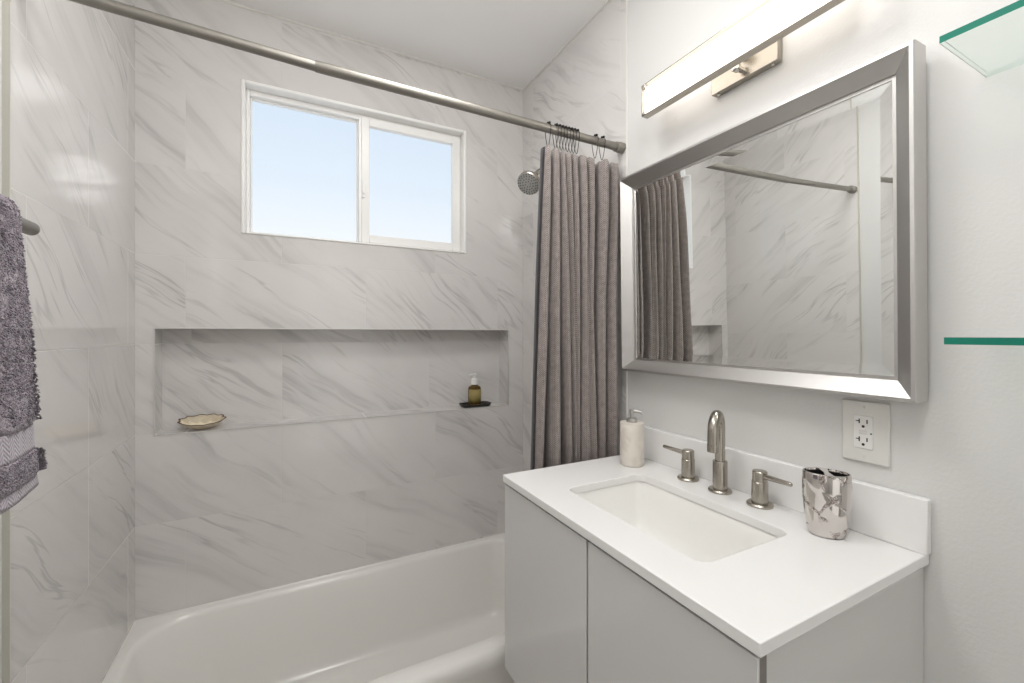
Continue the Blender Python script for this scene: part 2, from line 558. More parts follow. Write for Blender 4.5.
def wall_back():
    bm = BM(); uvl = bm.loops.layers.uv.new('UVMap')
    xs = sorted({XL, XR, WIN[0], WIN[1], NI[0], NI[1]}); zs = sorted({FLOOR, ZC, WIN[2], WIN[3], NI[2], NI[3]})
    inn = lambda R, x, z: R[0] < x < R[1] and R[2] < z < R[3]
    for x0, x1 in zip(xs[:-1], xs[1:]):
        for z0, z1 in zip(zs[:-1], zs[1:]):
            cx, cz = (x0 + x1) / 2, (z0 + z1) / 2
            if inn(WIN, cx, cz) or inn(NI, cx, cz): continue
            quad(bm, [(x0, D, z0), (x1, D, z0), (x1, D, z1), (x0, D, z1)],
                 [(x0, z0 + H), (x1, z0 + H), (x1, z1 + H), (x0, z1 + H)], uvl)
    # niche lining
    x0, x1, z0, z1 = NI; Y = D + ND
    quad(bm, [(x0, Y, z0), (x1, Y, z0), (x1, Y, z1), (x0, Y, z1)], [(x0, z0 + H), (x1, z0 + H), (x1, z1 + H), (x0, z1 + H)], uvl)
    quad(bm, [(x0, D, z0), (x0, Y, z0), (x0, Y, z1), (x0, D, z1)], [(0.05, z0 + H), (0.05 + ND, z0 + H), (0.05 + ND, z1 + H), (0.05, z1 + H)], uvl)
    quad(bm, [(x1, Y, z0), (x1, D, z0), (x1, D, z1), (x1, Y, z1)], [(0.13, z0 + H), (0.13 + ND, z0 + H), (0.13 + ND, z1 + H), (0.13, z1 + H)], uvl)
    quad(bm, [(x0, D, z0), (x1, D, z0), (x1, Y, z0), (x0, Y, z0)], [(x0, 0.03 + H), (x1, 0.03 + H), (x1, 0.03 + ND + H), (x0, 0.03 + ND + H)], uvl)
    quad(bm, [(x0, Y, z1), (x1, Y, z1), (x1, D, z1), (x0, D, z1)], [(x0, 0.1 + H), (x1, 0.1 + H), (x1, 0.1 + ND + H), (x0, 0.1 + ND + H)], uvl)
    # outer skin, so the wall has its thickness
    T = 0.14
    for a, b, c, d in ((XL - .1, WIN[0], FLOOR, ZC), (WIN[1], XR + .1, FLOOR, ZC), (WIN[0], WIN[1], FLOOR, WIN[2]), (WIN[0], WIN[1], WIN[3], ZC)):
        quad(bm, [(b, D + T, c), (a, D + T, c), (a, D + T, d), (b, D + T, d)], [(0, 0)] * 4, uvl, 1)
    for p in ([(WIN[0], D + T, WIN[2]), (WIN[0], D, WIN[2]), (WIN[0], D, WIN[3]), (WIN[0], D + T, WIN[3])],
              [(WIN[1], D, WIN[2]), (WIN[1], D + T, WIN[2]), (WIN[1], D + T, WIN[3]), (WIN[1], D, WIN[3])],
              [(WIN[0], D, WIN[3]), (WIN[1], D, WIN[3]), (WIN[1], D + T, WIN[3]), (WIN[0], D + T, WIN[3])],
              [(WIN[0], D + T, WIN[2]), (WIN[1], D + T, WIN[2]), (WIN[1], D, WIN[2]), (WIN[0], D, WIN[2])]):
        quad(bm, p, [(0, 0)] * 4, uvl, 1)
    tag(obj('wall_back', bm, [M['tile'], M['white']], org=(0.3, D, FLOOR)), kind='structure')


wall_back()


def wall_side(name, X, sgn):
    """tiled alcove part, then a painted part running on towards the photographer."""
    bm = BM(); uvl = bm.loops.layers.uv.new('UVMap')
    uo = (lambda y: y - 0.305) if sgn < 0 else (lambda y: -y + 1.17)
    a, b = (YT, D)
    pts = [(X, a, FLOOR), (X, b, FLOOR), (X, b, ZC), (X, a, ZC)]
    uv = [(uo(p[1]), p[2] + H) for p in pts]
    if sgn > 0: pts.reverse(); uv.reverse()
    quad(bm, pts, uv, uvl, 0)
    Xp = X + sgn * (0.009 if sgn < 0 else 0.0)
    pts = [(Xp, YF, FLOOR), (Xp, YT, FLOOR), (Xp, YT, ZC), (Xp, YF, ZC)]
    if sgn > 0: pts.reverse()
    quad(bm, pts, [(0, 0)] * 4, uvl, 1)
    pts = [(Xp, YT, FLOOR), (X, YT, FLOOR), (X, YT, ZC), (Xp, YT, ZC)]
    if sgn < 0: quad(bm, pts, [(0, 0)] * 4, uvl, 2)
    box(bm, *(sorted((X + sgn * 0.02, X + sgn * 0.1))), YF, D + 0.14, FLOOR, ZC, 1)
    tag(obj(name, bm, [M['tile'], M['paint'], M['trim']], org=(X, 0.4, FLOOR)), kind='structure')


wall_side('wall_left', XL, -1)
wall_side('wall_right', XR, 1)
tag(boxobj('wall_front', (XL - .1, XR + .1, YF - 0.1, YF, FLOOR, ZC), M['paint']), kind='structure')
tag(boxobj('floor', (XL - .1, XR + .1, YF - .1, D + .14, FLOOR - 0.1, FLOOR), M['floor']), kind='structure')
tag(boxobj('ceiling', (XL - .1, XR + .1, YF - .1, D + .14, ZC, ZC + 0.1), M['ceiling']), kind='structure')
# metal edge of the tile on the left wall, caulk bead on the right one
tag(boxobj('trim_1', (XL - 0.009, XL + 0.0015, YT - 0.004, YT, FLOOR, ZC), M['trim_edge']), kind='structure')
tag(boxobj('trim_2', (XR - 0.0025, XR, YT - 0.007, YT, FLOOR, ZC), M['trim'], bevel=0.0009), kind='structure')


def niche_trim():
    bm = BM(); x0, x1, z0, z1 = NI; w = 0.005; p = 0.0018
    box(bm, x0 - w, x0, D - p, D + 0.004, z0 - w, z1 + w); box(bm, x1, x1 + w, D - p, D + 0.004, z0 - w, z1 + w)
    box(bm, x0, x1, D - p, D + 0.004, z1, z1 + w); box(bm, x0, x1, D - p, D + 0.004, z0 - w, z0)
    tag(obj('trim_3', bm, M['niche_trim'], org=(0.28, D, NI[2]), bevel=0.0008), kind='structure')


niche_trim()


def corner_beads():
    bm = BM()
    box(bm, XL, XR, D - 0.004, D, ZC - 0.006, ZC)
    box(bm, XR - 0.004, XR, YT, D - 0.004, ZC - 0.006, ZC)
    box(bm, XL, XL + 0.004, YT, D - 0.004, ZC - 0.006, ZC)
    tag(obj('trim_4', bm, M['trim'], org=(0.3, D, ZC - 0.006)), kind='structure')


corner_beads()


def window():
    x0, x1, z0, z1 = WIN
    w = tag(thing('window_1', None, None, ((x0 + x1) / 2, D, z0)), kind='structure')
    # bullnose trim round the opening
    bm = BM(); t = 0.013; p = 0.005
    box(bm, x0, x0 + t, D - p, D + 0.05, z0, z1); box(bm, x1 - t, x1, D - p, D + 0.05, z0, z1)
    box(bm, x0 + t, x1 - t, D - p, D + 0.05, z1 - t, z1); box(bm, x0 + t, x1 - t, D - p, D + 0.05, z0, z0 + 0.008)
    obj('window_trim', bm, M['white'], w, bevel=0.004, seg=3)
    # outer frame
    X0, X1, Z0, Z1 = x0 + t, x1 - t, z0 + 0.008, z1 - t
    bm = BM(); f = 0.022; ya, yb = D + 0.040, D + 0.085
    fl, fb = 0.013, 0.008
    box(bm, X0, X0 + fl, ya, yb, Z0, Z1); box(bm, X1 - f, X1, ya, yb, Z0, Z1)
    box(bm, X0 + fl, X1 - f, ya, yb, Z1 - f, Z1); box(bm, X0 + fl, X1 - f, ya, yb, Z0, Z0 + fb)
    obj('window_frame', bm, M['white'], w, bevel=0.003)
    # fixed left light: slim bead and centre mullion
    xm0, xm1 = 0.270, 0.298
    bm = BM(); b = 0.006; ya, yb = D + 0.058, D + 0.078
    a0, a1, c0, c1 = X0 + fl, xm0, Z0 + fb, Z1 - f
    box(bm, a0, a0 + b, ya, yb, c0, c1); box(bm, a1 - b, a1, ya, yb, c0, c1)
    box(bm, a0 + b, a1 - b, ya, yb, c1 - b, c1); box(bm, a0 + b, a1 - b, ya, yb, c0, c0 + b)
    box(bm, xm0, xm1, D + 0.036, D + 0.08, c0, c1)
    fx = obj('fixed_sash', bm, M['white'], w, bevel=0.002)
    bm = BM(); box(bm, a0 + b - .002, a1 - b + .002, D + 0.066, D + 0.070, c0 + b - .002, c1 - b + .002)
    obj('pane', bm, M['pane'], fx)
    # sliding right sash, nearer to the room
    bm = BM(); s = 0.036; ya, yb = D + 0.028, D + 0.056
    a0, a1, c0, c1 = xm0 + 0.010, X1 - 0.008, Z0 + 0.006, Z1 - 0.012
    s0 = 0.033
    box(bm, a0, a0 + s0, ya, yb, c0, c1); box(bm, a1 - s, a1, ya, yb, c0, c1)
    box(bm, a0 + s0, a1 - s, ya, yb, c1 - s, c1); box(bm, a0 + s0, a1 - s, ya, yb, c0, c0 + s)
    sl = obj('sliding_sash', bm, M['white'], w, bevel=0.003)
    bm = BM(); box(bm, a0 + s0 - .002, a1 - s + .002, D + 0.040, D + 0.044, c0 + s - .002, c1 - s + .002)
    obj('pane', bm, M['pane'], sl)
    bm = BM(); box(bm, a0 + 0.002, a0 + 0.012, D + 0.016, D + 0.030, 0.585, 0.655); box(bm, a0 + 0.003, a0 + 0.011, D + 0.010, D + 0.018, 0.60, 0.612)
    obj('latch', bm, M['white'], sl, bevel=0.002)


window()

# open white door leaning back against the left wall; the towel bar is screwed to it
dr = tag(thing('door_1', None, None, (-0.43, 0.45, FLOOR)), kind='structure')
bm = BM(); box(bm, -0.446, -0.410, 0.02, 0.925, FLOOR + 0.01, 0.72)
obj('door_leaf', bm, M['white'], dr, bevel=0.002)
for zz in (-1.1, 0.1, 0.6):
    bm = BM(); lathe(bm, [(0.007, -0.045), (0.007, 0.045)], (-0.452, 0.016, zz), (0, 0, 1), 12)
    obj('hinge', bm, M['nickel'], dr, smooth=40)


# ------------------------------------------------------------------ bathtub
def bathtub():
    t = thing('bathtub', 'white alcove bathtub below the marble niche and window', 'bathtub', (0.3, 1.56, FLOOR))
    x0, x1, y0, y1 = XL + 0.001, XR - 0.001, 1.217, D - 0.001
    zr = -0.990; n = 14
    R = lambda a, b, c, d, r, z: rrect(a, b, c, d, r, z, n)
    bm = BM()
    rings = [
        R(x0, x1, y0 + 0.006, y1, 0.004, FLOOR + 0.001),
        R(x0, x1, y0 + 0.006, y1, 0.004, zr - 0.07),
        R(x0, x1, y0, y1, 0.006, zr - 0.05),
        R(x0, x1, y0, y1, 0.006, zr - 0.022),
        R(x0, x1, y0 + 0.006, y1, 0.008, zr - 0.006),
        R(x0, x1, y0 + 0.020, y1, 0.010, zr),
        R(x0 + 0.024, x1 - 0.08, y0 + 0.060, y1 - 0.020, (0.13, 0.10, 0.10, 0.15), zr + 0.001),
        R(x0 + 0.032, x1 - 0.088, y0 + 0.067, y1 - 0.028, (0.13, 0.10, 0.10, 0.15), zr - 0.004),
        R(x0 + 0.040, x1 - 0.095, y0 + 0.074, y1 - 0.034, (0.13, 0.10, 0.10, 0.15), zr - 0.018),
        R(x0 + 0.080, x1 - 0.115, y0 + 0.088, y1 - 0.048, (0.13, 0.10, 0.10, 0.15), zr - 0.18),
        R(x0 + 0.125, x1 - 0.135, y0 + 0.100, y1 - 0.062, (0.13, 0.10, 0.10, 0.14), zr - 0.295),
        R(x0 + 0.140, x1 - 0.142, y0 + 0.108, y1 - 0.070, (0.13, 0.10, 0.10, 0.14), zr - 0.318),
        R(x0 + 0.165, x1 - 0.155, y0 + 0.125, y1 - 0.088, (0.12, 0.10, 0.10, 0.13), zr - 0.330),
        R(x0 + 0.23, x1 - 0.20, y0 + 0.16, y1 - 0.135, (0.10, 0.08, 0.08, 0.10), zr - 0.334),
    ]
    loft(bm, rings, True, True, True)
    bmesh.ops.recalc_face_normals(bm, faces=bm.faces[:])
    obj('tub_shell', bm, M['enamel'], t, smooth=50)
    bm = BM(); lathe(bm, [(0.001, 0), (0.030, 0.0), (0.032, 0.002), (0.030, 0.005), (0.001, 0.006)], (0.74, 1.56, zr - 0.3345), (0, 0, 1), 28)
    obj('drain', bm, M['nickel'], t, smooth=40)


bathtub()


def caulk():
    """bead of sealant where the tub meets the tiles."""
    bm = BM(); w = 0.005; z = -0.990
    loft(bm, [[(x, D - w, z), (x, D, z), (x, D, z + w)] for x in (XL, XR)], True, True, True)
    for X, s in ((XL, 1), (XR, -1)):
        loft(bm, [[(X + s * w, y, z), (X, y, z), (X, y, z + w)] for y in (1.225, D - w)], True, True, True)
    bmesh.ops.recalc_face_normals(bm, faces=bm.faces[:])
    tag(obj('trim_5', bm, M['trim'], org=(0.3, D, z)), kind='structure')


caulk()


# ------------------------------------------------------------------ vanity
VX0, VX1, VY0, VY1 = 0.556, XR - 0.002, 0.360, 1.114
ZT, ZB = -0.407, -0.963
BAS = (0.650, 0.915, 0.519, 0.943)


def vanity():
    t = thing('vanity_cabinet', 'white wall-hung two-door vanity cabinet under the sink countertop', 'cabinet', (0.81, 0.737, ZB))
    th = 0.020
    ztop = ZT - 0.0205
    bm = BM()
    xb = VX0 + th + 0.001
    box(bm, xb, VX1, VY0, VY0 + 0.016, ZB, ztop)
    box(bm, xb, VX1, VY1 - 0.016, VY1, ZB, ztop)
    box(bm, xb, VX1, VY0 + 0.016, VY1 - 0.016, ZB, ZB + 0.016)
    box(bm, VX1 - 0.012, VX1, VY0 + 0.016, VY1 - 0.016, ZB + 0.016, ztop)
    obj('carcass', bm, M['lacquer_side'], t, bevel=0.0008)
    bm = BM(); box(bm, xb + 0.004, xb + 0.020, VY0 + 0.016, VY1 - 0.016, ztop - 0.012, ztop); box(bm, xb + 0.004, xb + 0.02, 0.729 - 0.02, 0.729 + 0.02, ZB + 0.016, ztop - 0.012)
    obj('gap_shade_rail', bm, M['gap'], t)  # darkened so the gaps round the doors read as shaded
    ym = 0.729; g = 0.0030; zt = ztop - 0.0065
    for a, b in ((ym + g, VY1 + 0.002), (VY0 - 0.001, ym - g)):
        d = boxobj('door', (VX0, VX0 + 0.005, a, b, ZB - 0.001, zt), M['lacquer'], t, bevel=0.001)
        boxobj('door_edge', (VX0 + 0.0052, VX0 + th, a + 0.0005, b - 0.0005, ZB, zt - 0.0005), M['shaded_edge'], d)  # side of the door, its shade put into the colour
    return t


vanity()


def countertop():
    t = thing('countertop', 'white quartz vanity countertop with a rectangular sink cut-out', 'countertop', (0.8, 0.737, ZT - 0.02))
    x0, x1, y0, y1 = 0.551, XR - 0.0015, 0.352, 1.120
    bm = BM()
    outer = [(x0, y0, 0), (x1, y0, 0), (x1, y1, 0), (x0, y1, 0)]
    inner = list(reversed(rrect(BAS[0], BAS[1], BAS[2], BAS[3], 0.028, 0, 8)))
    plate_with_hole(bm, outer, inner, ZT - 0.020, ZT)
    obj('slab', bm, M['quartz'], t, bevel=0.0016)
    b = boxobj('backsplash', (XR - 0.020, XR - 0.0015, y0 - 0.003, y1, ZT + 0.0003, -0.305), M['quartz'], bevel=0.0018)
    tag(b, 'low white quartz backsplash strip along the wall behind the faucet', 'backsplash')


countertop()


def basin():
    t = thing('sink_basin', 'white rectangular undermount sink basin set in the countertop', 'sink', (0.78, 0.732, ZT - 0.16))
    a, b, c, d = BAS; n = 10
    z = ZT - 0.0205; bm = BM()
    e = 0.004
    R = lambda i, r, zz, dx=0: rrect(a - e + i, b + e - i, c - e + i * 1.0, d + e - i, r, zz, n)
    rings = [R(-0.020, 0.03, z - 0.012), R(-0.020, 0.03, z), R(0.0, 0.026, z), R(0.002, 0.026, z - 0.004),
             R(0.007, 0.026, z - 0.05), R(0.014, 0.028, z - 0.105), R(0.022, 0.030, z - 0.128), R(0.040, 0.034, z - 0.143), R(0.09, 0.03, z - 0.150)]
    loft(bm, rings, True, False, True)
    # outside of the bowl
    rings2 = [R(-0.020, 0.03, z - 0.012), R(-0.006, 0.03, z - 0.02), R(0.004, 0.04, z - 0.13), R(0.09, 0.03, z - 0.165)]
    loft(bm, rings2, True, False, True)
    bmesh.ops.recalc_face_normals(bm, faces=bm.faces[:])
    obj('bowl', bm, M['porcelain'], t, smooth=50)
    bm = BM(); lathe(bm, [(0.001, 0.0), (0.021, 0.0), (0.023, 0.002), (0.020, 0.004), (0.001, 0.005)], (0.80, 0.732, z - 0.1502), (0, 0, 1), 28)
    obj('drain', bm, M['nickel'], t, smooth=40)


basin()


def faucet():
    bx, by = 0.993, 0.742
    t = thing('faucet', 'brushed nickel widespread gooseneck faucet with two lever handles behind the sink', 'faucet', (bx, by, ZT))
    bm = BM(); lathe(bm, [(0.0175, 0.006), (0.0175, 0.078), (0.0165, 0.0795), (0.011, 0.0795)], (bx, by, ZT), n=40)
    sp = obj('spout', bm, M['nickel'], t, smooth=35)
    bm = BM(); lathe(bm, [(0.0285, 0.0002), (0.0285, 0.004), (0.026, 0.007), (0.019, 0.008)], (bx, by, ZT), n=40)
    obj('base_ring', bm, M['nickel'], sp, smooth=35)
    dirv = Vector((-0.90, -0.43, 0)).normalized(); reach = 0.078
    z0 = ZT + 0.078; zs = ZT + 0.163
    p = [Vector((bx, by, z0)), Vector((bx, by, ZT + 0.12)), Vector((bx, by, zs))]
    r = reach / 2
    for k in range(1, 17):
        a = math.pi * k / 16
        p.append(Vector((bx, by, zs)) + dirv * (r - r * math.cos(a)) + Vector((0, 0, r * 1.02 * math.sin(a))))
    end = p[-1]
    for k in (0.012, 0.024): p.append(end + Vector((0, 0, -k)))
    bm = BM(); tube(bm, p, [0.0122] * 3 + [0.0122 + 0.0010 * k / 15 for k in range(16)] + [0.0134] * 2, 24)
    obj('gooseneck', bm, M['nickel'], sp, smooth=40)
    e = p[-1]
    bm = BM(); lathe(bm, [(0.0134, 0.0), (0.0138, -0.001), (0.0138, -0.020), (0.0110, -0.021)], e, (0, 0, 1), 28)
    obj('aerator', bm, M['nickel'], sp, smooth=35)

    for px, py, lever_end in ((0.996, 0.845, (0.978, 0.918, ZT + 0.078)), (0.996, 0.638, (0.980, 0.556, ZT + 0.076))):
        bm = BM(); lathe(bm, [(0.0180, 0.007), (0.0175, 0.056), (0.0165, 0.057), (0.0165, 0.059)], (px, py, ZT), n=40)
        h = obj('handle', bm, M['nickel'], t, smooth=35)
        bm = BM(); lathe(bm, [(0.0285, 0.0002), (0.0285, 0.004), (0.026, 0.007), (0.018, 0.008)], (px, py, ZT), n=40)
        obj('base_ring', bm, M['nickel'], h, smooth=35)
        bm = BM(); lathe(bm, [(0.0160, 0.059), (0.0160, 0.080), (0.0145, 0.082), (0.003, 0.083)], (px, py, ZT), n=40)
        obj('cap', bm, M['nickel'], h, smooth=35)
        s = Vector((px, py, ZT + 0.071)); e = Vector(lever_end)
        d = (e - s).normalized()
        bm = BM(); tube(bm, [s + d * 0.010, s + d * 0.03, e - d * 0.003, e], [0.0064, 0.0060, 0.0050, 0.0036], 16)
        obj('lever', bm, M['nickel'], h, smooth=40)


faucet()


def dispenser():
    x, y = 0.953, 1.022
    t = thing('soap_dispenser', 'cream marble cylinder soap dispenser with grey pump on the counter', 'soap dispenser', (x, y, ZT))
    bm = BM(); lathe(bm, [(0.033, 0), (0.0360, 0.003), (0.0365, 0.01), (0.0365, 0.128), (0.035, 0.132), (0.012, 0.1325)], (x, y, ZT), n=48)
    obj('body', bm, M['cream'], t, smooth=35)
    bm = BM(); lathe(bm, [(0.0165, 0.1320), (0.0165, 0.143), (0.012, 0.146), (0.0055, 0.147), (0.0055, 0.160), (0.0085, 0.161), (0.0085, 0.170), (0.003, 0.172)], (x, y, ZT), n=28)
    pm = obj('pump', bm, M['pump_grey'], t, smooth=35)
    bm = BM(); z = ZT + 0.166
    tube(bm, [(x, y, z), (x + 0.009, y - 0.012, z + 0.001), (x + 0.017, y - 0.023, z - 0.001), (x + 0.020, y - 0.027, z - 0.008)], [0.0055, 0.0052, 0.0046, 0.004], 12)
    obj('nozzle', bm, M['pump_grey'], pm, smooth=40)


dispenser()


def toothbrush_holder():
    cx, cy = 0.970, 0.482
    t = thing('toothbrush_holder', 'shiny oval chrome toothbrush holder with raised coral pattern on the counter', 'toothbrush holder', (cx, cy, ZT))
    la = Vector((0.63, -0.78, 0)).normalized() * 0.94; sa = Vector((0.78, 0.63, 0))
    n = 56
    hgt = 0.127

    def ring(a, b, z): return [Vector((cx, cy, ZT + z)) + la * (a * math.cos(2 * math.pi * i / n)) + sa * (b * math.sin(2 * math.pi * i / n)) for i in range(n)]
    prof = [(0.031, 0.022, 0.0), (0.034, 0.025, 0.004), (0.0365, 0.027, 0.018), (0.0415, 0.030, 0.050), (0.0440, 0.0315, 0.080), (0.0445, 0.0310, 0.105), (0.0440, 0.0300, hgt - 0.003), (0.0425, 0.0285, hgt),
            (0.0405, 0.0265, hgt), (0.0395, 0.0255, hgt - 0.004)]
    bm = BM(); loft(bm, [ring(*p) for p in prof], True, True, False)
    bmesh.ops.recalc_face_normals(bm, faces=bm.faces[:])
    obj('cup', bm, M['coral'], t, smooth=60)
    bm = BM(); loft(bm, [ring(0.0396, 0.0256, hgt - 0.0035), ring(0.037, 0.024, 0.05), ring(0.030, 0.021, 0.012)], True, False, True)
    obj('cup_lining', bm, M['black'], t, smooth=60)
    bm = BM()
    w = 0.0048; b = 0.0258
    pts = []
    for (u, v) in ((-w - 0.004, -b), (w + 0.004, -b), (w, 0), (w + 0.004, b), (-w - 0.004, b), (-w, 0)):
        pts.append(Vector((cx, cy, 0)) + la * u + sa * v)
    loft(bm, [[Vector((p.x, p.y, ZT + hgt - 0.045)) for p in pts], [Vector((p.x, p.y, ZT + hgt)) for p in pts]], True, True, True)
    bmesh.ops.recalc_face_normals(bm, faces=bm.faces[:])
    obj('divider', bm, M['chrome'], t, bevel=0.001)


toothbrush_holder()


# ------------------------------------------------------------------ outlet
def outlet():
    y0, y1, z0, z1 = 0.410, 0.493, -0.264, -0.138
    t = thing('wall_outlet', 'white double wall outlet plate between the mirror and the backsplash', 'outlet', (XR, (y0 + y1) / 2, z0))
    X = XR
    bm = BM(); box(bm, X - 0.006, X - 0.0003, y0, y1, z0, z1)
    obj('cover_plate', bm, M['plate'], t, bevel=0.003, seg=3)
    cy = 0.4535; cz = (z0 + z1) / 2 - 0.001; hw, hh = 0.0165, 0.0335
    bm = BM(); box(bm, X - 0.0080, X - 0.0058, cy - hw, cy + hw, cz - hh, cz + hh)
    f = obj('socket_face', bm, M['outlet'], t, bevel=0.0008)
    for k, dz in enumerate((0.0185, -0.0185)):
        bm = BM(); z = cz + dz
        e0, e1 = X - 0.0086, X - 0.0079
        # on the photo's left is the T-shaped neutral slot, on its right the short hot slot, below the round ground
        box(bm, e0, e1, cy + 0.0055, cy + 0.0075, z - 0.001, z + 0.0085)
        box(bm, e0, e1, cy + 0.0075, cy + 0.0125, z + 0.003, z + 0.0048)
        box(bm, e0, e1, cy - 0.0080, cy - 0.0060, z, z + 0.0080)
        lathe(bm, [(0.0027, 0), (0.0027, 0.0007)], (e0, cy - 0.0004, z - 0.0065), (1, 0, 0), 16)
        obj('socket_slots', bm, M['slot'], f)
    for dz, name in ((0.0026, 'reset_button'), (-0.0026, 'test_button')):
        bm = BM(); box(bm, X - 0.0090, X - 0.0079, cy - 0.006, cy + 0.007, cz + dz - 0.0019, cz + dz + 0.0019)
        obj(name, bm, M['plate'], f, bevel=0.0004)
    bm = BM(); lathe(bm, [(0.0016, 0), (0.0016, 0.0008)], (X - 0.0086, cy - 0.0138, cz - 0.001), (1, 0, 0), 12)
    obj('indicator_light', bm, M['slot'], f)
    for zz in (z1 - 0.013, z0 + 0.012):
        bm = BM(); lathe(bm, [(0.0001, 0), (0.0024, 0.0004), (0.0028, 0.0012), (0.0028, 0.0016)], (X - 0.0072, cy, zz), (1, 0, 0), 16)
        obj('screw', bm, M['plate'], t, smooth=40)


outlet()


# ------------------------------------------------------------------ mirror
def mirror():
    y0, y1, z0, z1 = 0.350, 1.136, -0.124, 0.527
    X = XR - 0.008; fx = X - 0.045                              # back and front ridge of the frame
    t = thing('wall_mirror', 'large rectangular wall mirror in a wide silver frame above the vanity', 'mirror', (X, (y0 + y1) / 2, z0))
    # frame: four mitred lengths of the same moulding
    #         inset, x
    P = [(0.0, X), (0.0, fx + 0.004), (0.0015, fx), (0.0075, fx - 0.0005), (0.011, fx + 0.0025), (0.036, fx + 0.0245), (0.0365, fx + 0.029), (0.0435, fx + 0.029), (0.0435, X)]

    def ring(w, x): return [(x, y1 - w, z0 + w), (x, y0 + w, z0 + w), (x, y0 + w, z1 - w), (x, y1 - w, z1 - w)]
    for k in range(4):
        bm = BM(); a = []; b = []
        for w, x in P:
            r = ring(w, x); a.append(r[k]); b.append(r[(k + 1) % 4])
        loft(bm, [a, b], True, True, True)
        bmesh.ops.recalc_face_normals(bm, faces=bm.faces[:])
        obj('frame_rail', bm, M['champagne'], t, smooth=12)
    # glass with a ground bevel all round
    w0 = 0.0425; bw = 0.022
    gx = fx + 0.033
    bm = BM()
    rings = [ring(w0, gx + 0.004), ring(w0, gx - 0.0012), ring(w0 + bw, gx)]
    loft(bm, rings, True, True, True)
    bmesh.ops.recalc_face_normals(bm, faces=bm.faces[:])
    obj('mirror_glass', bm, M['mirror'], t)
    bm = BM(); box(bm, gx + 0.0045, X, y0 + w0, y1 - w0, z0 + w0, z1 - w0)
    obj('backing', bm, M['black'], t)
    # it hangs a touch forward at the top and turned a little towards the tub
    t.rotation_euler = (0, -0.0136, -0.015)


mirror()


# ------------------------------------------------------------------ vanity light
def vanity_light():
    y0, y1, z0, z1 = 0.432, 0.988, 0.664, 0.759
    xf, xb = 0.960, 0.985
    yc = 0.71; zc = (z0 + z1) / 2
    t = thing('vanity_light', 'lit bar light with white diffuser in nickel frame above the mirror', 'wall light', (XR, yc, z0))
    bm = BM(); e = 0.0028
    box(bm, xf, xb, y0, y1, z0, z0 + e); box(bm, xf, xb, y0, y1, z1 - e, z1)
    box(bm, xf, xb, y0, y0 + e, z0 + e, z1 - e); box(bm, xf, xb, y1 - e, y1, z0 + e, z1 - e)
    obj('bar_frame', bm, M['nickel'], t, bevel=0.0006)
    # diffuser: a flattened tube with rounded ends
    bm = BM(); n = 28; rings = []
    L0, L1 = y0 + 0.006, y1 - 0.006; hz = (z1 - z0) / 2 - 0.0035; hx = 0.0165
    for k, (f, s) in enumerate(((0.0, 0.80), (0.004, 0.93), (0.012, 1.0), (1, 1.0), (1.001, 0.93), (1.002, 0.80))):
        if k < 3: y = L0 + f
        elif k == 3: y = L1 - 0.012
        else: y = L1 - (0.004 if k == 4 else 0.0)
        rings.append([(xf + 0.0145 + hx * s * math.cos(2 * math.pi * i / n), y, zc + hz * s * math.sin(2 * math.pi * i / n)) for i in range(n)])
    loft(bm, rings, True, True, True)
    bmesh.ops.recalc_face_normals(bm, faces=bm.faces[:])
    obj('diffuser', bm, M['diffuser'], t, smooth=50)
    for yy in (y1 - 0.010, y0 + 0.010):
        for zz in (z0 + 0.006, z1 - 0.006):
            bm = BM(); box(bm, xf - 0.0012, xf + 0.006, yy - 0.006, yy + 0.006, zz - 0.004, zz + 0.004)
            obj('clip', bm, M['chrome'], t, bevel=0.0008)
    area_light('vanity_lamp', (xf - 0.004, yc, H + zc), y1 - y0 - 0.04, 0.6, (1.0, 0.975, 0.94), (0, math.radians(90), math.radians(0)), 0.06).rotation_euler = (math.radians(90), 0, math.radians(-90))
    # wall plate, arm and the thumb screw below the bar
    bm = BM(); box(bm, XR - 0.022, XR - 0.0003, 0.620, 0.800, 0.655, 0.770)
    obj('wall_plate', bm, M['nickel'], t, bevel=0.0015)
    bm = BM(); tube(bm, [(XR - 0.021, yc, 0.715), (xb - 0.003, yc, 0.715)], 0.012, 20)
    obj('arm', bm, M['nickel'], t, smooth=40)
    bm = BM()
    lathe(bm, [(0.007, 0.0), (0.007, 0.014), (0.0105, 0.015), (0.0105, 0.026), (0.006, 0.030), (0.002, 0.031)], (XR - 0.022, 0.712, 0.679), (-1, 0, 0), 24)
    obj('thumb_screw', bm, M['chrome'], t, smooth=35)
    for yy in (0.636, 0.784):
        bm = BM(); lathe(bm, [(0.004, 0.0), (0.004, 0.003), (0.001, 0.004)], (XR - 0.012, yy, 0.6552), (0, 0, -1), 14)
        obj('screw', bm, M['chrome'], t, smooth=35)


vanity_light()


# ------------------------------------------------------------------ glass shelves
def shelf(z, x0, y1, label):
    bm = BM(); th = 0.0105
    fs = box(bm, x0, XR - 0.0005, -0.28, y1, z - th, z)
    for f in (0, 1): fs[f].material_index = 0
    bm.faces.remove(fs[4])
    for k, (za, zb) in enumerate(((z - th, z - th + 0.0018), (z - th + 0.0018, z - 0.0014), (z - 0.0014, z))):
        f = bm.faces.new([bm.verts.new(p) for p in ((x0, y1, za), (x0, y1, zb), (XR - 0.0005, y1, zb), (XR - 0.0005, y1, za))])
        f.material_index = 0 if k == 1 else 2
    bmesh.ops.remove_doubles(bm, verts=bm.verts[:], dist=1e-5)
    bmesh.ops.recalc_face_normals(bm, faces=bm.faces[:])
    fs[5].material_index = 1
    o = obj('glass_shelf', bm, [M['shelf_glass'], M['shelf_edge'], M['shelf_end']], org=(XR, 0.0, z - th))
    tag(o, label, 'shelf', 'glass shelves')
    bm = BM()
    return o


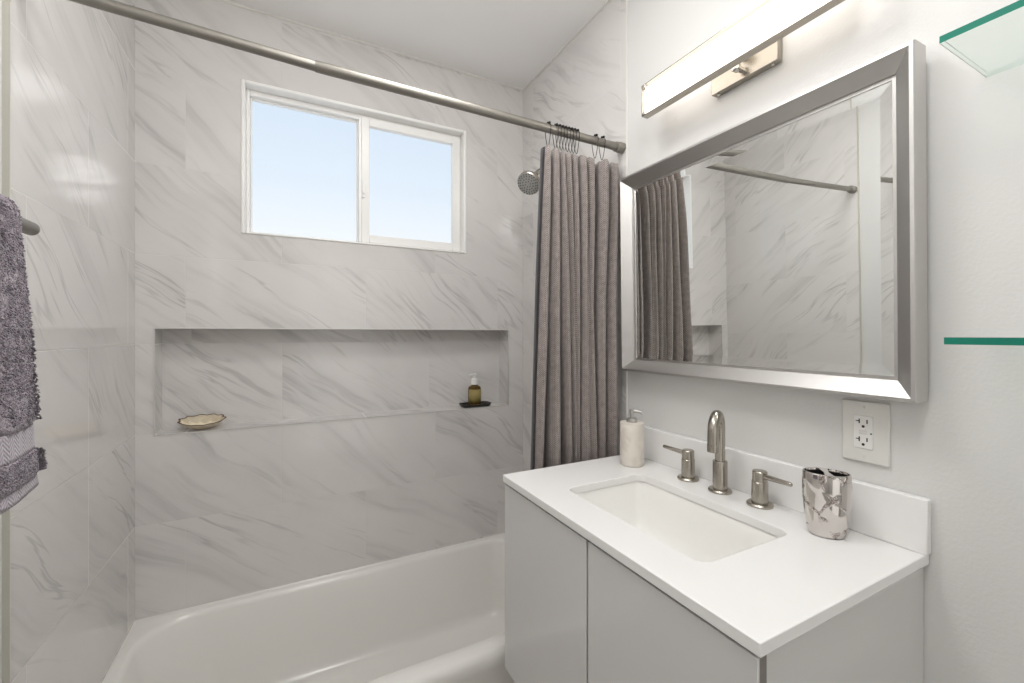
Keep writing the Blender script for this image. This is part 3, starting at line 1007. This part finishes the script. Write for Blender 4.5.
shelf(0.4475, 0.870, 0.279, 'upper green-edged glass wall shelf right of the mirror, seen from below')
shelf(-0.005, 0.870, 0.274, 'lower glass wall shelf right of the mirror, a thin green edge at eye level')


# ------------------------------------------------------------------ shower rod, hooks, curtain
RY, RZ = 1.180, 0.665


def rod():
    t = thing('shower_rod', 'brushed nickel shower curtain rod spanning the alcove above the tub', 'curtain rod', (XL, RY, RZ))
    xj = 0.062
    bm = BM(); tube(bm, [(XL + 0.014, RY, RZ + 0.0215), (xj, RY, RZ + 0.003)], 0.0122, 24)
    obj('inner_tube', bm, M['rod_nickel'], t, smooth=40)
    bm = BM(); tube(bm, [(xj - 0.002, RY, RZ + 0.003), (xj, RY, RZ + 0.003), (XR - 0.02, RY, RZ - 0.004)], [0.0128, 0.0137, 0.0137], 24)
    obj('outer_tube', bm, M['rod_nickel'], t, smooth=40)
    for x, s, z in ((XR - 0.0005, -1, RZ - 0.004), (XL + 0.0005, 1, RZ + 0.0215)):
        bm = BM(); lathe(bm, [(0.0185, 0.0), (0.0185, 0.018), (0.0175, 0.021), (0.0155, 0.022), (0.0155, 0.026), (0.0170, 0.027), (0.0170, 0.031), (0.013, 0.032)], (x, RY, z), (s, 0, 0), 28)
        obj('end_cap', bm, M['rod_cap'], t, smooth=35)


rod()


# curtain folds: screen-independent plan given as crest-edge x positions at three heights
def px2x(px, Y=1.165):
    u = (px - 512) / FPX; s, c = math.sin(YAW), math.cos(YAW)
    return Y * (s + c * u) / (c - s * u)


TOPF = [(545.5, 553.5), (555, 562), (563, 567.5), (568, 573.5), (574.5, 580.5), (582, 589.5), (590, 597), (600, 612), (613, 621)]
MIDF = [(540, 550), (551, 562), (563, 572), (572.5, 576), (576.5, 581.5), (582.5, 589), (589.5, 594.5), (598, 607.5), (608.5, 618.5)]
BOTF = [(536, 545), (550, 562.5), (567, 574), (574.5, 578), (578.5, 581), (582, 591), (591.5, 598.5), (600, 607), (608, 619.5)]


def catmull(P, n):
    out = []
    Q = [P[0]] + P + [P[-1]]
    for i in range(1, len(Q) - 2):
        p0, p1, p2, p3 = Q[i - 1], Q[i], Q[i + 1], Q[i + 2]
        for k in range(n):
            t = k / n
            out.append(tuple(0.5 * (2 * b + (c - a) * t + (2 * a - 5 * b + 4 * c - d) * t * t + (-a + 3 * b - 3 * c + d) * t ** 3)
                             for a, b, c, d in zip(p0, p1, p2, p3)))
    out.append(P[-1])
    return out


def plan(F, deep, x_end, gd):
    P = []
    x = px2x(F[0][0])
    P.append((x + 0.003, RY + 0.010))
    for k, (a, b) in enumerate(F):
        xa, xb = px2x(a), px2x(b); w = xb - xa
        gl = gd[k - 1] if k else 0.0
        xa += 0.09 * w * min(1, gl); xb -= 0.09 * w * min(1, gd[k]); w = xb - xa
        dk = deep[k % len(deep)]; fr = min(0.030, 0.45 * w + 0.010) + dk * 0.3
        gp = gd[k - 1] if k else 1.0
        P += [(xa + 0.02 * w, RY + 0.004 * gp - 0.016 * (1 - gp)), (xa + 0.16 * w, RY - 0.55 * fr), (xa + 0.50 * w, RY - fr), (xa + 0.84 * w, RY - 0.62 * fr), (xb, RY + 0.002 * gd[k] - 0.016 * (1 - gd[k]))]
        nx = px2x(F[k + 1][0]) + 0.09 * (px2x(F[k + 1][1]) - px2x(F[k + 1][0])) * min(1, gd[k]) if k + 1 < len(F) else min(x_end, XR - 0.012)
        gap = max(0.0025, nx - xb)
        yt = RY - 0.014 + gd[k] * (0.072 + dk)
        wn = px2x(F[k + 1][1]) - px2x(F[k + 1][0]) if k + 1 < len(F) else 0.0
        P += [(xb + 0.5 * gap, yt - 0.012 * gd[k]), (xb + gap + 0.30 * wn * gd[k], yt)]
    P.append((min(x_end, XR - 0.012), RY + 0.020))
    return P


ZCT, ZCB = 0.597, -0.86


def curtain():
    t = thing('shower_curtain', 'gathered taupe woven shower curtain hanging from the rod beside the mirror', 'curtain', (0.88, RY, ZCB))
    deep = [0.010, 0.004, 0.002, 0.006, 0.003, 0.006, 0.012, 0.004, 0.006]
    sub = 5
    A = catmull(plan(TOPF, deep, 1.047, [1.0] * 9), sub); B = catmull(plan(MIDF, deep, 1.045, [1.0, 1.0, 1.0, 0.12, 1.0, 0.10, 1.25, 1.0, 1.0]), sub); Cc = catmull(plan(BOTF, deep, 1.045, [1.3, 1.2, 1.0, 0.15, 0.9, 0.10, 1.0, 1.0, 1.0]), sub)
    nz = 46
    bm = BM(); uvl = bm.loops.layers.uv.new('UVMap')
    # arc length along the middle of the cloth for the weave
    arc = [0]
    for p, q in zip(B[:-1], B[1:]): arc.append(arc[-1] + math.hypot(q[0] - p[0], q[1] - p[1]))
    ztop, zmid, zbot = ZCT, 0.08, -0.40

    def hookdip(x):     # the top edge sags a little between the hooks
        return 0.004 * math.sin(x * 190.0)
    rows = []
    for r in range(nz + 1):
        z = ZCT + (ZCB - ZCT) * r / nz
        if z >= zmid:
            f = (ztop - z) / (ztop - zmid); f = f * f * (3 - 2 * f) * 0.5 + f * 0.5; P, Q = A, B
        else:
            f = min(1.15, (zmid - z) / (zmid - zbot)); P, Q = B, Cc
        row = []
        for i, (p, q) in enumerate(zip(P, Q)):
            x = p[0] + (q[0] - p[0]) * f; y = p[1] + (q[1] - p[1]) * f
            nn = mnoise.noise(Vector((i * 0.13, z * 3.0, 1.7))) * 0.004
            squeeze = 0.60 + 0.40 * min(1, (ZCT - z) / 0.16)   # flatter right at the gathered heading
            y = RY + (y - RY) * squeeze + nn
            zz = z + (hookdip(x) if r == 0 else 0)
            row.append(bm.verts.new((min(x + nn * 0.5, XR - 0.012), y, zz)))
        rows.append(row)
    for r in range(nz):
        for i in range(len(rows[0]) - 1):
            f = bm.faces.new((rows[r][i], rows[r + 1][i], rows[r + 1][i + 1], rows[r][i + 1]))
            zs = [ZCT + (ZCB - ZCT) * k / nz for k in (r, r + 1, r + 1, r)]
            for l, u, v in zip(f.loops, (arc[i], arc[i], arc[i + 1], arc[i + 1]), zs): l[uvl].uv = (u, v)
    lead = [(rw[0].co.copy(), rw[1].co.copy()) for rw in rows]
    o = obj('cloth', bm, M['curtain'], t, smooth=180)
    s = o.modifiers.new('thick', 'SOLIDIFY'); s.thickness = 0.0016; s.offset = 0
    # dark strip with the turned fold's shade put into its colour
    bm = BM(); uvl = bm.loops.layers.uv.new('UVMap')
    hem = []  # rows of the painted fold-shade strip
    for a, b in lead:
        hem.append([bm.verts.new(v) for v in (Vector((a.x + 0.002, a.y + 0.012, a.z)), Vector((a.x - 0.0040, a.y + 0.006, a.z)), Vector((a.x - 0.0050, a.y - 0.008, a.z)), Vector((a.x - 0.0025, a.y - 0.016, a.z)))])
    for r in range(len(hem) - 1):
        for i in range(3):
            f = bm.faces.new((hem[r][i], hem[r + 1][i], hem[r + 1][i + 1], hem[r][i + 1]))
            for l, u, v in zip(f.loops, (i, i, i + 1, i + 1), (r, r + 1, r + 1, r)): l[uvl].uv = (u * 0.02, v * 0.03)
    h = obj('leading_fold_shade', bm, M['fold_shade'], t, smooth=180)
    h['label'] = 'dark painted shade of the turned edge'
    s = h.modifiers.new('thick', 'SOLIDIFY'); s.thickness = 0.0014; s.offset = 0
    return A


PLAN = curtain()


def hooks():
    pxs = [548, 555.5, 558.5, 561.5, 564.5, 567.5, 570.5, 573.5, 576.5, 595, 602]
    names = ['first', 'second', 'third', 'fourth', 'fifth', 'sixth', 'seventh', 'eighth', 'ninth', 'tenth', 'eleventh', 'twelfth']
    proto = None
    for i, px in enumerate(pxs):
        x = px2x(px, RY)
        if x > 1.02: x = 1.02
        zr = RZ - 0.003
        lab = f'wire curtain hook with dark beads, {names[i]} from the left along the rod'
        if proto is None:
            t = thing('curtain_hook', lab, 'curtain hook', (x, RY, zr), 'shower curtain hooks on the rod')
            # pear-shaped wire: over the rod, down to the heading of the curtain
            pts = []
            for k in range(25):
                a = 2 * math.pi * k / 24 - math.pi / 2
                rr = 0.0175
                y = rr * math.cos(a); z = rr * math.sin(a)
                if z < 0: z *= 3.4; y *= (1 - 0.45 * min(1, -z / 0.07))
                pts.append((x, RY + y, zr + z))
            bm = BM(); tube(bm, pts[:-1] + [pts[0]], 0.0011, 8)
            obj('wire_ring', bm, M['dark_metal'], t, smooth=60)
            for a in (62, 90, 118):
                a = math.radians(a)
                bm = BM(); bmesh.ops.create_icosphere(bm, subdivisions=2, radius=0.0046, matrix=Matrix.Translation((x, RY + 0.0185 * math.cos(a), zr + 0.0185 * math.sin(a))))
                obj('roller_bead', bm, M['dark_metal'], t, smooth=60)
            proto = t
        else:
            r = proto.copy(); C.objects.link(r); r.location = (x, RY, zr + H); r['label'] = lab
            for ch in list(proto.children):
                c = ch.copy(); C.objects.link(c); c.parent = r


hooks()


def shower_head():
    t = thing('wall_shower', 'round nickel shower head on its wall arm, peeking out behind the curtain', 'shower', (XR, 1.55, 0.70))
    c = Vector((0.884, 1.55, 0.624)); ax = Vector((-0.62, -0.40, -0.67)).normalized()
    bm = BM()
    lathe(bm, [(0.012, -0.075), (0.016, -0.070), (0.019, -0.058), (0.026, -0.045), (0.040, -0.026), (0.048, -0.012), (0.050, -0.004), (0.050, 0.004), (0.047, 0.008)], c, ax, 40)
    obj('head_body', bm, M['nickel'], t, smooth=30)
    bm = BM(); lathe(bm, [(0.047, 0.0075), (0.046, 0.009), (0.030, 0.0105), (0.001, 0.011)], c, ax, 40)
    sf = obj('spray_face', bm, plain('spray_face_grey', srgb(188, 187, 184), 0.45, nscale=300, nvar=0.3), t, smooth=30)
    bm = BM()
    u, v = frame_of(ax)
    for rr, k in ((0.012, 6), (0.023, 12), (0.034, 18), (0.042, 22)):
        for i in range(k):
            a = 2 * math.pi * i / k
            p = c + ax * 0.0100 + (u * math.cos(a) + v * math.sin(a)) * rr
            lathe(bm, [(0.0030, 0), (0.0020, 0.0032)], p, ax, 8)
    obj('nozzles', bm, M['pump_grey_dark'], sf, smooth=30)
    s = c - ax * 0.072
    bm = BM(); bmesh.ops.create_uvsphere(bm, u_segments=20, v_segments=12, radius=0.016, matrix=Matrix.Translation(s))
    obj('ball_joint', bm, M['nickel'], t, smooth=60)
    bm = BM(); tube(bm, bez(s, s - ax * 0.05, Vector((1.0, 1.55, 0.735)), Vector((XR - 0.002, 1.55, 0.735)), 14), 0.0105, 18)
    obj('arm', bm, M['nickel'], t, smooth=40)
    bm = BM(); lathe(bm, [(0.030, 0.0), (0.028, 0.004), (0.015, 0.010), (0.011, 0.012)], (XR - 0.0005, 1.55, 0.735), (-1, 0, 0), 28)
    obj('flange', bm, M['nickel'], t, smooth=40)


shower_head()


# ------------------------------------------------------------------ niche things
def niche_soap():
    x, y = 0.812, D + 0.048; z = NI[2]
    # black tray
    bm = BM()
    o1 = rrect(x - 0.064, x + 0.072, y - 0.034, y + 0.034, 0.020, z + 0.0005, 6)
    o2 = rrect(x - 0.074, x + 0.082, y - 0.042, y + 0.042, 0.024, z + 0.015, 6)
    i2 = rrect(x - 0.070, x + 0.078, y - 0.038, y + 0.038, 0.022, z + 0.015, 6)
    i1 = rrect(x - 0.060, x + 0.068, y - 0.030, y + 0.030, 0.018, z + 0.0065, 6)
    loft(bm, [o1, o2, i2, i1], True, True, True)
    bmesh.ops.recalc_face_normals(bm, faces=bm.faces[:])
    o = obj('soap_tray', bm, M['stone_black'], org=(x, y, z), smooth=40)
    tag(o, 'small black soap tray at the right end of the niche', 'tray')
    zb = z + 0.0068
    t = thing('soap_bottle', 'amber glass soap bottle with white pump on the black niche tray', 'bottle', (x, y, zb))
    bm = BM(); lathe(bm, [(0.026, 0), (0.030, 0.003), (0.031, 0.010), (0.031, 0.082), (0.028, 0.090), (0.016, 0.096), (0.014, 0.104), (0.006, 0.1045)], (x, y, zb), n=36)
    obj('bottle_body', bm, M['amber'], t, smooth=35)
    bm = BM(); n = 20
    r0 = 0.0316
    rings = []
    for zz in (0.014, 0.078):
        rings.append([(x + r0 * math.cos(math.radians(-170 + 165 * k / n)), y + r0 * math.sin(math.radians(-170 + 165 * k / n)), zb + zz) for k in range(n + 1)])
    loft(bm, rings, False, False, False)
    lb = obj('label', bm, M['label'], t, smooth=60)
    s = lb.modifiers.new('thick', 'SOLIDIFY'); s.thickness = 0.0006; s.offset = 0
    bm = BM(); lathe(bm, [(0.0165, 0.100), (0.0165, 0.124), (0.012, 0.130), (0.006, 0.131), (0.006, 0.144), (0.012, 0.145), (0.012, 0.152), (0.004, 0.154)], (x, y, zb), n=28)
    p = obj('pump', bm, M['pump_white'], t, smooth=35)
    bm = BM(); tube(bm, [(x, y, zb + 0.149), (x - 0.018, y - 0.004, zb + 0.149), (x - 0.030, y - 0.006, zb + 0.144)], [0.0055, 0.005, 0.004], 12)
    obj('nozzle', bm, M['pump_white'], p, smooth=40)


niche_soap()


def shell_dish():
    x, y, z = -0.283, D + 0.040, NI[2]
    t = thing('shell_dish', 'cream seashell soap dish with brown rim at the left end of the niche', 'soap dish', (x, y, z))
    n, m = 72, 9
    ax, ay, hh = 0.071, 0.040, 0.042

    def P(s, a, inner):
        # s 0 centre .. 1 rim; eleven shallow scallops
        sc = 1 + 0.055 * math.cos(a * 11) * s * s
        px = x + ax * s * sc * math.cos(a); py = y + ay * s * sc * math.sin(a)
        pz = z + 0.002 + hh * (s ** 2.3) * (0.74 + 0.06 * math.cos(a) ** 2 + 0.30 * math.sin(a)) + 0.0012 * math.cos(a * 11) * s
        if inner: pz += 0.0035 * (1 - 0.4 * s)
        return (px, py, pz)
    for name, inner, mat in (('shell_body', False, M['shell_out']), ('shell_inside', True, M['shell_in'])):
        bm = BM(); top = 1.0 if not inner else 0.93
        rings = [[P(top * (k + 0.4) / (m + 0.4), 2 * math.pi * i / n, inner) for i in range(n)] for k in range(m + 1)]
        loft(bm, rings, True, True, False)
        bmesh.ops.recalc_face_normals(bm, faces=bm.faces[:])
        o = obj(name, bm, mat, t, smooth=60)
        if not inner:
            s = o.modifiers.new('thick', 'SOLIDIFY'); s.thickness = 0.0015; s.offset = -1
    bm = BM()
    a0 = [P(0.92, 2 * math.pi * i / n, True) for i in range(n)]; b0 = [P(1.0, 2 * math.pi * i / n, False) for i in range(n)]
    b1 = [(p[0], p[1], p[2] + 0.003) for p in b0]; c0 = [P(1.02, 2 * math.pi * i / n, False) for i in range(n)]
    loft(bm, [a0, b1, c0, b0], True, False, False)
    obj('shell_rim', bm, M['shell_rim'], t, smooth=60)


shell_dish()


# ------------------------------------------------------------------ towel bar and towel
BX, BZ = -0.336, 0.155


def towel_bar():
    t = thing('towel_bar', 'round nickel towel bar end sticking out from behind the towel', 'towel bar', (-0.41, 0.60, BZ))
    bm = BM(); lathe(bm, [(0.002, 0.0), (0.008, 0.0015), (0.0100, 0.004), (0.0100, 0.56)], (BX, 0.894, BZ), (0, -1, 0), 28)
    obj('bar', bm, M['rod_nickel'], t, smooth=40)
    for yy in (0.80, 0.38):
        bm = BM(); lathe(bm, [(0.020, 0.0), (0.020, 0.005), (0.009, 0.008), (0.009, 0.066)], (-0.4098, yy, BZ), (1, 0, 0), 24)
        obj('post', bm, M['rod_nickel'], t, smooth=40)


towel_bar()


def towel():
    t = thing('hand_towel', 'mauve grey terry towel with a woven border draped over the bar', 'towel', (BX, 0.65, -0.19))
    rnd = random.Random(5)
    T = 0.0075                       # half thickness of the doubled terry
    zb_f, zb_b = -0.216, -0.16      # bottoms of the front and back leaves
    # cross-section centre line in (x, z): up the back, over the bar, down the front
    xf, xbk = BX + 0.0200, BX - 0.0200
    path = []
    for k in range(14): path.append((xbk, zb_b + (BZ - zb_b) * k / 14))
    for k in range(13):
        a = math.pi - math.pi * k / 12
        path.append((BX + 0.0200 * math.cos(a), BZ + 0.0200 * math.sin(a) * 0.85))
    nf = 60
    for k in range(1, nf + 1):
        path.append((xf, BZ + (zb_f - BZ) * k / nf))

    def yedge(z, back):
        # the hem edge drifts outwards towards the bottom
        f = max(0.0, min(1.0, (BZ + 0.02 - z) / (BZ + 0.02 - zb_f)))
        return 0.789 + 0.064 * f ** 1.2
    ny = 56; y_in = 0.36

    def cloth(name, i0, i1, mat, half, fuzz, parent, out=0.0):
        bm = BM(); uvl = bm.loops.layers.uv.new('UVMap')
        pts = path[i0:i1 + 1]; n = len(pts)
        g = {}
        for side in (0, 1):
            for i, (x, z) in enumerate(pts):
                j = i + i0
                a = path[max(0, j - 1)]; b = path[min(len(path) - 1, j + 1)]
                d = Vector((b[0] - a[0], 0, b[1] - a[1])).normalized()
                nrm = Vector((-d.z, 0, d.x))                       # outwards, away from the bar
                for k in range(ny + 1):
                    f = k / ny; ye = yedge(z, False) + out
                    y = y_in + (ye - y_in) * f
                    h = half * (1 if side else -1)
                    edge = min(1, (1 - f) * ny / 2.0)
                    h *= 0.55 + 0.45 * math.sqrt(max(0, edge))
                    wv = 0.006 * math.sin(y * 26 + 0.8) * max(0, min(1, (BZ - z) / 0.15)) if j > 26 else 0
                    p = Vector((x + wv, y, z)) + nrm * h
                    if fuzz:
                        q = mnoise.noise(p * 150) * fuzz + mnoise.noise(p * 60) * fuzz * 0.6
                        p += nrm * (q * (1 if side else -1))
                        p.y += mnoise.noise(p * 120 + Vector((3, 1, 2))) * fuzz * (0.6 if k == ny else 0.2)
                    g[side, i, k] = bm.verts.new(p)
        def face(vs, uvs):
            fc = bm.faces.new(vs)
            for l, uv in zip(fc.loops, uvs): l[uvl].uv = uv
        for side in (0, 1):
            for i in range(n - 1):
                for k in range(ny):
                    vs = [g[side, i, k], g[side, i, k + 1], g[side, i + 1, k + 1], g[side, i + 1, k]]
                    uv = [(k * .0085, i * .006), (k * .0085 + .0085, i * .006), (k * .0085 + .0085, i * .006 + .006), (k * .0085, i * .006 + .006)]
                    face(vs, uv)
        for i in range(n - 1):
            for k in (0, ny):
                face([g[0, i, k], g[0, i + 1, k], g[1, i + 1, k], g[1, i, k]], [(0, i * .006), (0, i * .006 + .006), (.004, i * .006 + .006), (.004, i * .006)])
        for k in range(ny):
            for i in (0, n - 1):
                face([g[0, i, k], g[0, i, k + 1], g[1, i, k + 1], g[1, i, k]], [(k * .0085, 0), (k * .0085 + .0085, 0), (k * .0085 + .0085, .004), (k * .0085, .004)])
        bmesh.ops.recalc_face_normals(bm, faces=bm.faces[:])
        return obj(name, bm, mat, parent, smooth=180)
    last = len(path) - 1
    z2i = lambda z: min(range(27, len(path)), key=lambda i: abs(path[i][1] - z))
    b0, b1 = z2i(-0.124), z2i(-0.162)
    h0 = z2i(-0.200)
    a = cloth('terry_upper', 0, b0, M['towel'], T, 0.0028, t, 0.004)
    b = cloth('woven_band', b0, b1, M['towel_band'], T * 0.80, 0.0, t, 0.011)
    b['label'] = 'pale flat woven band'
    c = cloth('terry_lower', b1, h0, M['towel'], T * 0.95, 0.0026, t, 0.004)
    d = cloth('hem', h0, last, M['towel_band'], T * 0.7, 0.0, t, 0.013)
    d['label'] = 'pale flat hem'
    # loose pile on the face and the edge of the terry
    for part, i0, i1 in ((a, 20, b0), (c, b1, h0)):
        bm = BM()
        for _ in range(11000 if i0 == 20 else 2600):
            f = rnd.random() ** 0.7; ii = rnd.uniform(i0, i1 - 0.9); i = int(ii); q = ii - i
            x = path[i][0] * (1 - q) + path[min(i + 1, last)][0] * q; z = path[i][1] * (1 - q) + path[min(i + 1, last)][1] * q
            aa = path[max(0, i - 1)]; bb = path[min(last, i + 1)]
            dd = Vector((bb[0] - aa[0], 0, bb[1] - aa[1])).normalized(); nrm = Vector((-dd.z, 0, dd.x))
            y = 0.62 + (yedge(z, False) - 0.62) * f
            wv = 0.006 * math.sin(y * 26 + 0.8) * max(0, min(1, (BZ - z) / 0.15)) if i > 26 else 0
            edge = rnd.random() < 0.20
            h = T * (0.9 if not edge else rnd.uniform(-0.7, 0.55))
            if edge: y = yedge(z, False) + 0.003
            p = Vector((x + wv, y, z)) + nrm * h
            dr = (nrm + Vector((rnd.uniform(-.7, .7), rnd.uniform(-.7, .7) + (1.6 if edge else 0), rnd.uniform(-.9, .5)))).normalized()
            L = rnd.uniform(0.0015, 0.0030); w = rnd.uniform(0.0011, 0.0018)
            u, v = frame_of(dr)
            ring0 = [p + (u * math.cos(2 * math.pi * k / 4) + v * math.sin(2 * math.pi * k / 4)) * w for k in range(4)]
            ring1 = [p + dr * L + (u * math.cos(2 * math.pi * k / 4) + v * math.sin(2 * math.pi * k / 4)) * w * 0.6 + Vector((0, 0, -0.0007)) for k in range(4)]
            loft(bm, [ring0, ring1], True, False, True)
        o = obj('pile', bm, M['towel'], part, smooth=180)
        o['kind'] = 'stuff'


towel()
